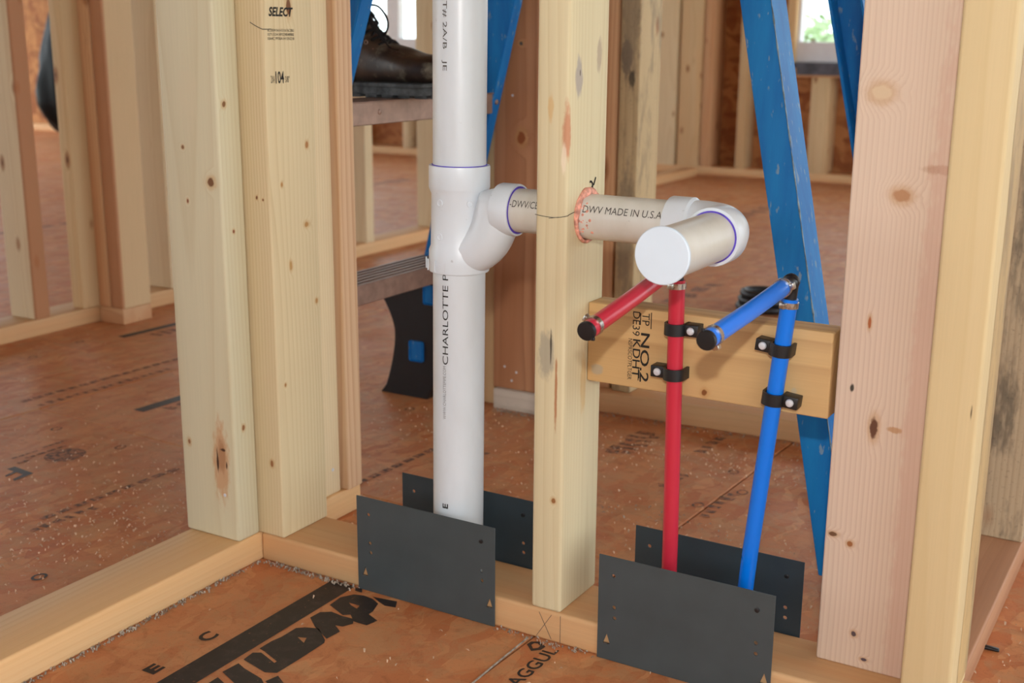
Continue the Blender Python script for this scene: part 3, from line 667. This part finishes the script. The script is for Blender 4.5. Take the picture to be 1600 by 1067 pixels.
for yw, o_ in ((fyn, 1), (fyf, -1)):                        # black moulded foot with curved knee brace up to the lowest step
    bm = bmesh.new(); prof = []
    for i in range(15):
        t = i/14; z = .225*t; xl = -.328+.028*math.sin(t*math.pi*.9)*1.0-.05*max(0, t-.55)**1.4*2.2
        prof.append((xl, z))
    prof[0] = (-.335, 0); outl = prof+[(fx(.225)+.034, .225), (fx(.1)+.046, .06), (-.228, 0)]
    y = yw(.1); ya, yb = y-o_*.034, y+o_*.012
    v0 = [bm.verts.new((a, ya, b)) for a, b in outl]; v1 = [bm.verts.new((a, yb, b)) for a, b in outl]; n = len(outl)
    bm.faces.new(v0); bm.faces.new(list(reversed(v1)))
    for i in range(n): bm.faces.new((v0[i], v1[i], v1[(i+1) % n], v0[(i+1) % n]))
    bmesh.ops.recalc_face_normals(bm, faces=bm.faces[:])
    ft = lb('foot_brace', bm, M['black'])
    for (qa, qb, qc, qd) in ((-.266, -.234, .072, .112), (-.232, -.208, .185, .222)):
        bm = bmesh.new(); box_bm(bm, qa, qb, y+.012 if o_ > 0 else y-.0146, y+.0146 if o_ > 0 else y-.012, qc, qd, .004, 2)
        keep(mesh_obj('rail_window', bm, M['fibre']), ft)
    for q in ((-.30, .03), (-.255, .02), (-.275, .12), (-.31, .055)):
        bm = bmesh.new(); lathe(bm, (q[0], y-.0342*o_, q[1]), (0, -o_, 0), [(0, .005), (.0015, .004), (.002, .001)], 12)
        keep(mesh_obj('rivet', bm, M['alu']), ft)
for yw in (ryn, ryf):
    bm = bmesh.new(); y = yw(0); box_bm(bm, .683, .735, y-.004, y+.046 if yw is ryn else y+.006, 0, .032, .004, 2)
    if yw is ryf: bmesh.ops.translate(bm, verts=bm.verts[:], vec=(0, -.02, 0))
    lb('rear_foot', bm, M['black'])
for z in (.85, 1.25): 
    bm = bmesh.new(); box_bm(bm, rx(z)-.012, rx(z)+.012, ryn(z)+.002, ryf(z)-.002, z-.012, z+.012, .002, 1); lb('rear_brace', bm, M['alu'])
bm = bmesh.new(); box_bm(bm, .17, .36, .345, .655, TL-.02, TL+.05, .012, 3); lb('top_cap', bm, M['black'])
for yw in (fyn, fyf):
    bm = bmesh.new(); sweep(bm, [(fx(1.0), yw(1.0), 1.0), (rx(1.0), yw(1.0), 1.02)], .008, 8); lb('spreader', bm, M['alu'])
for z in (.56, .86):
    bm = bmesh.new(); lathe(bm, (fx(z)+.0375, fyf(z)+.014, z), (1, 0, 0), [(0, .005), (.002, .0042), (.003, .001)], 14); lb('rivet', bm, M['alu'])

# ------------------------------------------------------------------ work boot on the second step
BZ = .5765; BY = .478
boot = tag(empty('work_boot', (-.13, BY, BZ)), 'worn dark brown leather work boot with loose black laces on the ladder step', 'boot')
def bt(name, bm, mat, sub=0, ang=60):
    o = keep(mesh_obj(name, bm, mat, smooth=True), boot)
    if sub: md = o.modifiers.new('s', 'SUBSURF'); md.levels = sub; md.render_levels = sub
    return o
rings = [((.020, .024), (.018, .032), .012), ((.013, .018), (.010, .050), .032), ((-.008, .018), (-.012, .061), .044), ((-.038, .018), (-.04, .066), .049), ((-.07, .018), (-.072, .0635), .0485),
         ((-.095, .018), (-.092, .073), .046), ((-.118, .018), (-.106, .0775), .0435), ((-.15, .018), (-.126, .0825), .040), ((-.185, .018), (-.147, .094), .038), ((-.225, .018), (-.163, .107), .037),
         ((-.265, .022), (-.171, .124), .036), ((-.283, .05), (-.175, .146), .0365), ((-.287, .09), (-.178, .167), .038), ((-.285, .14), (-.182, .19), .042), ((-.288, .20), (-.188, .215), .046), ((-.29, .235), (-.19, .238), .047)]
bm = bmesh.new(); rv = []
for (b, t, w) in rings:
    b = Vector((b[0], 0, b[1])); t = Vector((t[0], 0, t[1])); c = (b+t)/2; hv = (t-b)/2; ring = []
    for j in range(24):
        a = 2*math.pi*j/24; ca, sa = math.cos(a), math.sin(a)
        p = c+hv*(abs(sa)**.8*(1 if sa > 0 else -1))+Vector((0, w*(abs(ca)**.8*(1 if ca > 0 else -1)), 0))
        wv = .0025*noise.noise(p*32)+.0012*noise.noise(p*75); wv += .004*max(0, math.sin(p.x*95+p.z*40))*max(0, 1-abs(p.x+.085)/.05); p += (p-c).normalized()*wv
        ring.append(bm.verts.new(p+Vector((0, BY, BZ))))
    rv.append(ring)
for p, q in zip(rv, rv[1:]):
    for j in range(24): bm.faces.new((p[j], p[(j+1) % 24], q[(j+1) % 24], q[j]))
bm.faces.new(rv[0]); inn = [bm.verts.new(v.co.lerp(Vector((-.24, BY, BZ+.2)), .15)-Vector((0, 0, .06))) for v in rv[-1]]
for j in range(24): bm.faces.new((rv[-1][j], rv[-1][(j+1) % 24], inn[(j+1) % 24], inn[j]))
bm.faces.new(inn); bmesh.ops.recalc_face_normals(bm, faces=bm.faces[:]); bt('upper', bm, M['leather'], 2)
def outline(s, dz):
    pr = [(.024, .0), (.019, .02), (.008, .035), (-.012, .046), (-.04, .051), (-.075, .050), (-.11, .045), (-.15, .038), (-.19, .035), (-.23, .036), (-.262, .033), (-.283, .020), (-.29, 0)]
    return [(x*s[0]-.0, y*s[1]) for x, y in pr]+[(x*s[0], -y*s[1]) for x, y in reversed(pr[1:-1])]
def slab(bm, o, z0, z1, lift=.0):
    def zz(x, z): return z+max(0, (x+.02))*.25*lift
    a = [bm.verts.new((x, BY+y, BZ+zz(x, z0))) for x, y in o]; b = [bm.verts.new((x, BY+y, BZ+zz(x, z1))) for x, y in o]; n = len(o)
    bm.faces.new(list(reversed(a))); bm.faces.new(b)
    for i in range(n): bm.faces.new((a[i], a[(i+1) % n], b[(i+1) % n], b[i]))
bm = bmesh.new(); slab(bm, outline((1, 1), 0), .0045, .016, 1); slab(bm, outline((1.0, 1.06), 0), .0165, .022, 1)
for i in range(9): 
    x = -.27+i*.031; wv = .03 if i < 2 else .043
    box_bm(bm, x, x+.022, BY-wv, BY+wv, BZ, BZ+.006, .001, 1)
bmesh.ops.recalc_face_normals(bm, faces=bm.faces[:]); auto_smooth(keep(mesh_obj('sole', bm, M['sole']), boot), 40)
bm = bmesh.new()
def lp(*pts): return [Vector((x, BY+y, BZ+z)) for x, y, z in pts]
def smooth_path(P, n=6):
    out = []
    for i in range(len(P)-1):
        p0, p1, p2, p3 = P[max(i-1, 0)], P[i], P[i+1], P[min(i+2, len(P)-1)]
        for k_ in range(n):
            t = k_/n; out.append(.5*((2*p1)+(p2-p0)*t+(2*p0-5*p1+4*p2-p3)*t*t+(-p0+3*p1-3*p2+p3)*t**3))
    out.append(P[-1]); return out
for i in range(5):
    x, z = ((-.126, .079), (-.140, .0865), (-.155, .096), (-.167, .109), (-.173, .124))[i]
    sweep(bm, smooth_path(lp((x+.004, -.026, z-.012), (x+.003, 0, z+.006), (x-.004, .026, z))), .0022, 8); sweep(bm, smooth_path(lp((x-.004, -.026, z), (x+.003, 0, z+.007), (x+.004, .026, z-.012))), .0022, 8)
bmesh.ops.create_icosphere(bm, subdivisions=2, radius=.010, matrix=Matrix.Translation((-.166, BY-.012, BZ+.131)) @ Matrix.Diagonal((1, 1, 1.3, 1)))
sweep(bm, smooth_path(lp((-.165, -.012, .134), (-.15, -.016, .139), (-.133, -.018, .135), (-.1195, -.018, .119), (-.1185, -.018, .104), (-.127, -.018, .094), (-.139, -.017, .097), (-.149, -.015, .108), (-.156, -.013, .124))), .0017, 8)
sweep(bm, smooth_path(lp((-.16, -.013, .127), (-.147, -.02, .110), (-.132, -.022, .096), (-.120, -.024, .084))), [.0024]*6+[.0031]*12+[.0016], 8)
sweep(bm, smooth_path(lp((-.120, -.024, .084), (-.108, -.024, .074), (-.094, -.024, .071))), .0011, 6)
bt('laces', bm, M['lace'])
for i in range(4):
    x = -.136-.013*i; z = .070+.013*i
    for sd_ in (-1, 1):
        bm = bmesh.new(); o_ = Vector((x, BY+sd_*.0335, BZ+z)); sweep(bm, [o_+Vector((.003*math.cos(a), 0, .003*math.sin(a))) for a in [i2/12*6.283 for i2 in range(12)]], .0009, 6, False, True)
        bt('eyelet', bm, M['alu'])

# ------------------------------------------------------------------ black rubbish bag by the far wall, black roll on the floor
bm = bmesh.new(); bmesh.ops.create_uvsphere(bm, u_segments=48, v_segments=36, radius=1)
for v in bm.verts:
    p = v.co.copy(); z = (p.z+1)/2; a = math.atan2(p.y, p.x)
    prof = math.sqrt(max(0, 1-p.z*p.z)); w = .27*prof**.8*(1 if z < .18 else 1-.62*((z-.18)/.82)**.8)
    w *= 1+.16*noise.noise(Vector((math.cos(a)*1.4, math.sin(a)*1.4, z*2.2)))+.07*math.sin(a*11+z*9)*math.sin(z*7)+.05*noise.noise(p*6)
    v.co = Vector((math.cos(a)*w*1.05, math.sin(a)*w*.8, z*1.18+.02*noise.noise(p*3)))
zm = min(v.co.z for v in bm.verts)
bmesh.ops.translate(bm, verts=bm.verts[:], vec=(0, 0, -zm))
tag(mesh_obj('rubbish_bag', bm, M['bag'], None, (-5.52, 4.38, 0), (0, .06, .4), True), 'tall black plastic rubbish bag against the far sheathing', 'bag')
roll = tag(empty('black_coil', (.03, 1.80, 0)), 'low black coil lying on the floor beyond the block', 'coil')
bm = bmesh.new()
for i in range(3): sweep(bm, [(.055+(.062-.005*i)*math.cos(a), 1.80+(.05-.004*i)*math.sin(a), .012+.017*i) for a in [q/28*6.283 for q in range(28)]], .010, 8, False, True)
auto_smooth(keep(mesh_obj('coil_loops', bm, M['black']), roll), 60)

# ------------------------------------------------------------------ writing on the lumber
XP = .0399
def seltext(body, y0, y1, z, h, mat=M['ink'], **kw): return flat_text('lumber_stamp', body, y1-y0, h, (XP, y0, z), (0, 1, 0), (0, 0, 1), mat, sel, **kw)
seltext('SELECT', .0105, .054, .6910, .0108, bold=.035, shear=.25)
for i in range(3): seltext(('8C00041N1H331676C8B3', '10713334189329B4888E', '18A4C PF08A1H15NZ18')[i], .0075, .0545, .6735-.0047*i, .0032, M['ink'])
seltext('104', .0185, .0335, .6135, .0145, M['ink'], bold=.02); seltext('2X4', .0100, .0165, .6145, .0085, M['ink']); seltext('3/8"', .0355, .0435, .6145, .0075, M['ink'])
bm = bmesh.new(); sweep(bm, smooth_path([Vector((.0205, -.0002, .684)), Vector((.030, -.0003, .6795)), Vector((.0385, -.0003, .6765)), Vector((.0399, .004, .6762)), Vector((.0399, .014, .6765))]), .00045, 6); keep(mesh_obj('pencil_mark', bm, M['inkg']), sel)
BYF = .0520
def blktext(body, xl, z0, L, h, mat=M['ink'], **kw): return flat_text('lumber_stamp', body, L, h, (xl, BYF, z0), (0, 0, -1), (1, 0, 0), mat, blk, **kw)
blktext('TP', .5105, .3845, .0135, .0085, bold=.0); blktext('NO.2', .5095, .3625, .0545, .0105, bold=.012)
blktext('DE39', .4995, .3850, .0265, .0085); blktext('KDHT', .5005, .3545, .0430, .0088, bold=.01); blktext('NSPRSCOTPLTGER', .4950, .3545, .0460, .0048)
bm = bmesh.new(); box_bm(bm, .5080, .5090, BYF-.0001, BYF, .371, .384); box_bm(bm, .5205, .5215, BYF-.0001, BYF, .368, .386); box_bm(bm, .5075, .5084, BYF-.0001, BYF, .309, .322); keep(mesh_obj('stamp_bar', bm, M['ink']), blk)
bm = bmesh.new(); sweep(bm, smooth_path([Vector((.4069, -.0004, .4885)), Vector((.418, -.0004, .4872)), Vector((.432, -.0004, .487)), Vector((.4448, -.0004, .4895)), Vector((.4453, .004, .4905)), Vector((.4453, .017, .492))]), .00035, 6)
sweep(bm, [Vector((.4235, -.0004, .4855)), Vector((.435, -.0004, .4876))], .0003, 6); keep(mesh_obj('pencil_mark', bm, M['inkg']), ctr)
flat_text('pencil_mark', '2', .012, .013, (.4454, .044, .512), (0, .85, -.5), (0, .5, .85), M['ink'], ctr, bold=.02)
bm = bmesh.new(); sweep(bm, [Vector((.4453, .0585, .516)), Vector((.4453, .063, .524))], .0008, 6); keep(mesh_obj('pencil_mark', bm, M['ink']), ctr)
bm = bmesh.new()
for a, b in (((.4455, 0, .0355), (.4455, 0, .002)), ((.418, 0, .034), (.434, 0, .004)), ((.434, 0, .034), (.415, 0, .004))): sweep(bm, [Vector(a)+Vector((0, -.0001, 0)), Vector(b)+Vector((0, -.0001, 0))], .0003, 5)
keep(mesh_obj('pencil_mark', bm, M['inkg']), pl)

# ------------------------------------------------------------------ print on the floor panels
def poly(outs, name='floor_print', mat=M['print'], holes=()):
    bm = bmesh.new()
    for o in outs:
        loops = [[Vector((x, y, 0)) for x, y in o]]+[[Vector((x, y, 0)) for x, y in h] for h in holes if inside(h[0], o)]
        flatv = [v for l in loops for v in l]; vs = [bm.verts.new((v.x, v.y, .0005)) for v in flatv]
        for t in tessellate_polygon(loops):
            try: bm.faces.new([vs[i] for i in t])
            except ValueError: pass
    for f in bm.faces:
        f.normal_update()
        if f.normal.z < 0: f.normal_flip()
    return keep(mesh_obj(name, bm, mat), floor)
def inside(p, o):
    r = False
    for i in range(len(o)):
        (a, b), (c, d) = o[i], o[i-1]
        if (b > p[1]) != (d > p[1]) and p[0] < (c-a)*(p[1]-b)/(d-b)+a: r = not r
    return r
LET = [[(0.16, -0.058), (0.158, -0.035), (0.167, -0.02), (0.18, -0.016), (0.195, -0.018), (0.208, -0.025), (0.215, -0.045), (0.215, -0.053), (0.234, -0.061), (0.23, -0.077), (0.211, -0.077), (0.197, -0.065), (0.19, -0.071)],
       [(0.161, -0.096), (0.162, -0.079), (0.173, -0.071), (0.191, -0.073), (0.207, -0.072), (0.214, -0.082), (0.208, -0.094), (0.199, -0.096), (0.213, -0.105), (0.211, -0.127), (0.194, -0.118), (0.182, -0.112)],
       [(0.161, -0.184), (0.161, -0.164), (0.164, -0.15), (0.164, -0.125), (0.172, -0.118), (0.187, -0.112), (0.211, -0.13), (0.215, -0.136), (0.215, -0.177), (0.214, -0.215), (0.202, -0.221), (0.163, -0.212), (0.161, -0.195), (0.169, -0.19), (0.197, -0.2), (0.197, -0.196), (0.17, -0.186)],
       [(0.162, -0.244), (0.164, -0.221), (0.177, -0.226), (0.208, -0.233), (0.228, -0.247), (0.205, -0.261)], [(0.215, -0.235), (0.219, -0.219), (0.235, -0.228), (0.239, -0.244)], [(0.157, -0.004), (0.166, -0.002), (0.173, -0.011), (0.162, -0.011)],
       [(0.191, -0.013), (0.224, -0.008), (0.232, -0.022), (0.218, -0.025), (0.205, -0.02)], [(.166, -.275), (.166, -.255), (.2, -.268), (.232, -.258), (.232, -.285), (.2, -.3), (.17, -.295)]]
poly(LET, holes=[[(0.176, -0.041), (0.192, -0.041), (0.194, -0.049), (0.182, -0.045)], [(0.18, -0.141), (0.19, -0.137), (0.195, -0.148)]])
poly([[(.1185, -.001), (.1185, -.62), (.1545, -.62), (.1545, -.001)]])
def ft(body, x, y, L, h, mat=M['print'], ang=math.pi/2, **kw):
    d = Vector((math.cos(ang), math.sin(ang), 0)); return flat_text('floor_print', body, L, h, (x, y, .0006), d, Vector((-d.y, d.x, 0)), mat, floor, **kw)
ft('C', .101, -.204, .021, .020, bold=.03); ft('E', .103, -.287, .018, .018, bold=.05)
ft('O', -.195, -.199, .022, .018, bold=.02)
poly([[(0.413, -0.019), (0.414, -0.011), (0.422, -0.006), (0.434, -0.013), (0.433, -0.022), (0.425, -0.03)]], holes=[[(.418, -.0175), (.419, -.012), (.423, -.011), (.428, -.0145), (.428, -.0195), (.424, -.024)]])
ft('AGGUL', .452, -.105, .092, .017, bold=.015)
def dashes(x, y0, y1, n, w=.007, gap=.25, dx=.043):
    out = []; L = (y1-y0)/n
    for i in range(n):
        a, b = y0+i*L, y0+(i+1-gap)*L; xa, xb = x+(a-y0)*dx, x+(b-y0)*dx
        out.append([(xa-w/2, a), (xa+w/2, a), (xb+w/2, b), (xb-w/2, b)])
    return out
def smear(x, y0, y1, w, n, seed):
    rs = random.Random(seed); out = []; y = y0; L = (y1-y0)/n
    for i in range(n):
        a = y0+i*L; m = L*rs.uniform(.55, .95); q = [rs.uniform(-.25, .25)*w for _ in range(6)]; xx = x+(a-y0)*.043
        out.append([(xx-w/2+q[0], a), (xx+q[1], a+m*.08), (xx+w/2+q[2], a+m*.2), (xx+w/2+q[3], a+m), (xx+q[4], a+m*.85), (xx-w/2+q[5], a+m*.9)])
    poly(out, mat=M['printw'])
poly(dashes(-.862, .30, .69, 15, .012), mat=M['printw']); smear(-.815, .30, .62, .012, 16, 1)
poly(dashes(-.36, -.06, .20, 9, .011), mat=M['printw']); smear(-.335, -.10, .02, .014, 6, 2)
poly(dashes(-.066, .26, .52, 9, .012), mat=M['printw'])
poly([[(-1.106, .75), (-1.084, .75), (-1.070, .985), (-1.092, .985)], [(-.648, .375), (-.622, .375), (-.610, .60), (-.636, .60)]])
smear(-1.045, .80, .98, .03, 7, 3); smear(-.595, .41, .6, .026, 7, 4)
poly([[(-.576, .049), (-.575, .063), (-.524, .058), (-.521, .021), (-.529, .023), (-.534, .046), (-.55, .047), (-.547, .025), (-.553, .028), (-.557, .047)], [(-.578, .012), (-.576, .03), (-.556, .018), (-.555, -.03), (-.576, -.03)]])
poly([[(-.552+.031*math.cos(a), .142+.034*math.sin(a)) for a in [i/28*6.283 for i in range(28)]]], mat=M['printw'])
for (x, y0, y1, w) in ((-.610, .085, .135, .005), (-.592, .098, .178, .007), (-.613, .147, .196, .006), (-.583, .075, .095, .007)): poly(dashes(x, y0, y1, 4, w, .2), mat=M['printw'])
for (x, y) in ((-1.115, .516), (-1.138, .659), (-.675, .215), (-.505, .205), (-.219, .634), (-1.205, .93), (.293, .928), (.412, .63), (.199, .64), (.455, .553), (.417, .47), (-.72, .10), (-.35, .26)): ft('O', x+.009, y, .022, .018, M['printw'], bold=.02)
for args in ((.345, .52, .60, .022, 4, 5), (.205, .62, .76, .03, 6, 6), (.23, .63, .75, .016, 5, 7), (.44, .44, .56, .018, 6, 8), (.33, .70, .8, .02, 4, 9), (.02, .40, .52, .018, 6, 10), (-1.9, 1.6, 2.3, .07, 9, 11), (-2.4, 2.9, 3.7, .07, 9, 12), (-.6, 3.0, 3.9, .06, 9, 13), (.25, 2.1, 2.8, .05, 8, 14), (-2.6, 1.2, 1.9, .05, 8, 15), (-.2, 1.5, 2.1, .05, 7, 16)): smear(*args)

# ------------------------------------------------------------------ sawdust and shavings
random.seed(11)
sd = crumbs('sawdust', [(.0, -.30, .0, -.6, .0, 0), (-.25, -.25, -.25, .15, .09, 520), (-.5, -.2, -.45, .3, .16, 380), (-.9, .0, -.9, .6, .2, 120), (.05, .30, .30, .30, .1, 330), (.45, .3, .75, .45, .12, 300), (.05, .6, .6, .72, .05, 420),
                          (.9, .1, 1.0, .5, .07, 160), (.3, -.12, .5, -.1, .1, 60), (-.11, -.5, -.11, .0, .006, 160), (-.2, .55, -.05, .66, .06, 160)], M['chips'])
tag(sd, 'pale sawdust and splinters scattered over the orange floor', 'sawdust', kind='stuff')
dd = crumbs('plate_dust', [(.004, -.006, .004, -.55, .0025, 420), (.01, -.005, .16, -.005, .003, 160), (.365, -.005, .49, -.006, .003, 60), (-.08, .722, .03, .722, .008, 120), (.07, .80, .72, .83, .008, 260), (.3, .40, .48, .40, .02, 40)], M['dust'], size=(.0006, .0018))
tag(dd, 'grey dust line along the foot of the bottom plates', 'dust', kind='stuff')
def dust_on(z, spots): pass
bm = bmesh.new(); sweep(bm, smooth_path([Vector((.4065, -.006, .0008)), Vector((.4062, -.08, .0008)), Vector((.407, -.2, .0008)), Vector((.4055, -.4, .0008))]), .0011, 6); tag(keep(mesh_obj('seam_dust', bm, M['dust']), floor), 'pale dust packed in the panel seam')
def shaving(x, y, r, label, rz):
    bm = bmesh.new(); n = 12; prev = None
    for i in range(n+1):
        a = -.5+i/n*3.6; rr = r*(1-.35*i/n)
        c = Vector((rr*math.cos(a), 0, r*.62+rr*.6*math.sin(a-1.2))); ring = [bm.verts.new(c+Vector((0, s, 0))) for s in (-r*.6, r*.6)]
        if prev: bm.faces.new((prev[0], prev[1], ring[1], ring[0]))
        prev = ring
    zmin = min(v.co.z for v in bm.verts); bmesh.ops.translate(bm, verts=bm.verts[:], vec=(0, 0, -zmin+.0006))
    o = mesh_obj('wood_shaving', bm, M['chips'], None, (x, y, 0), (0, 0, rz), True); md = o.modifiers.new('s', 'SOLIDIFY'); md.thickness = .0006
    tag(o, label, 'shaving')
shaving(.547, .604, .011, 'larger curled pale shaving on the floor right of the blue tube', .6)
shaving(.556, .672, .006, 'small curled pale shaving behind the larger one', 1.9)
bm = bmesh.new(); box_bm(bm, -.011, .011, -.0035, .0035, .0003, .004, .001, 1)
for v in bm.verts: v.co.z += .002*noise.noise(v.co*120)
tag(mesh_obj('bark_chip', bm, M['black'], None, (.866, .243, .0006), (0, 0, .1), True), 'thin black bark chip on the floor at the right edge', 'chip')

# nail heads in the studs
def nail_head(x, y, z, ax, parent):
    bm = bmesh.new(); lathe(bm, (x, y, z), ax, [(0, .0024), (.0007, .0022), (.0009, .0008)], 14); keep(mesh_obj('nail', bm, M['screw']), parent)
nail_head(-.021, -.0398, .099, (0, -1, 0), bpy.data.objects['wall_corner']); nail_head(-.0053, .157, .075, (1, 0, 0), bpy.data.objects['wall_corner']); nail_head(-.062, .7452, .57, (0, -1, 0), wall_middle)
for (x, z) in ((-.075, .08), (-.05, .072), (-.06, .055)): nail_head(x, .7452, z, (0, -1, 0), wall_middle)
bpy.context.view_layer.update()
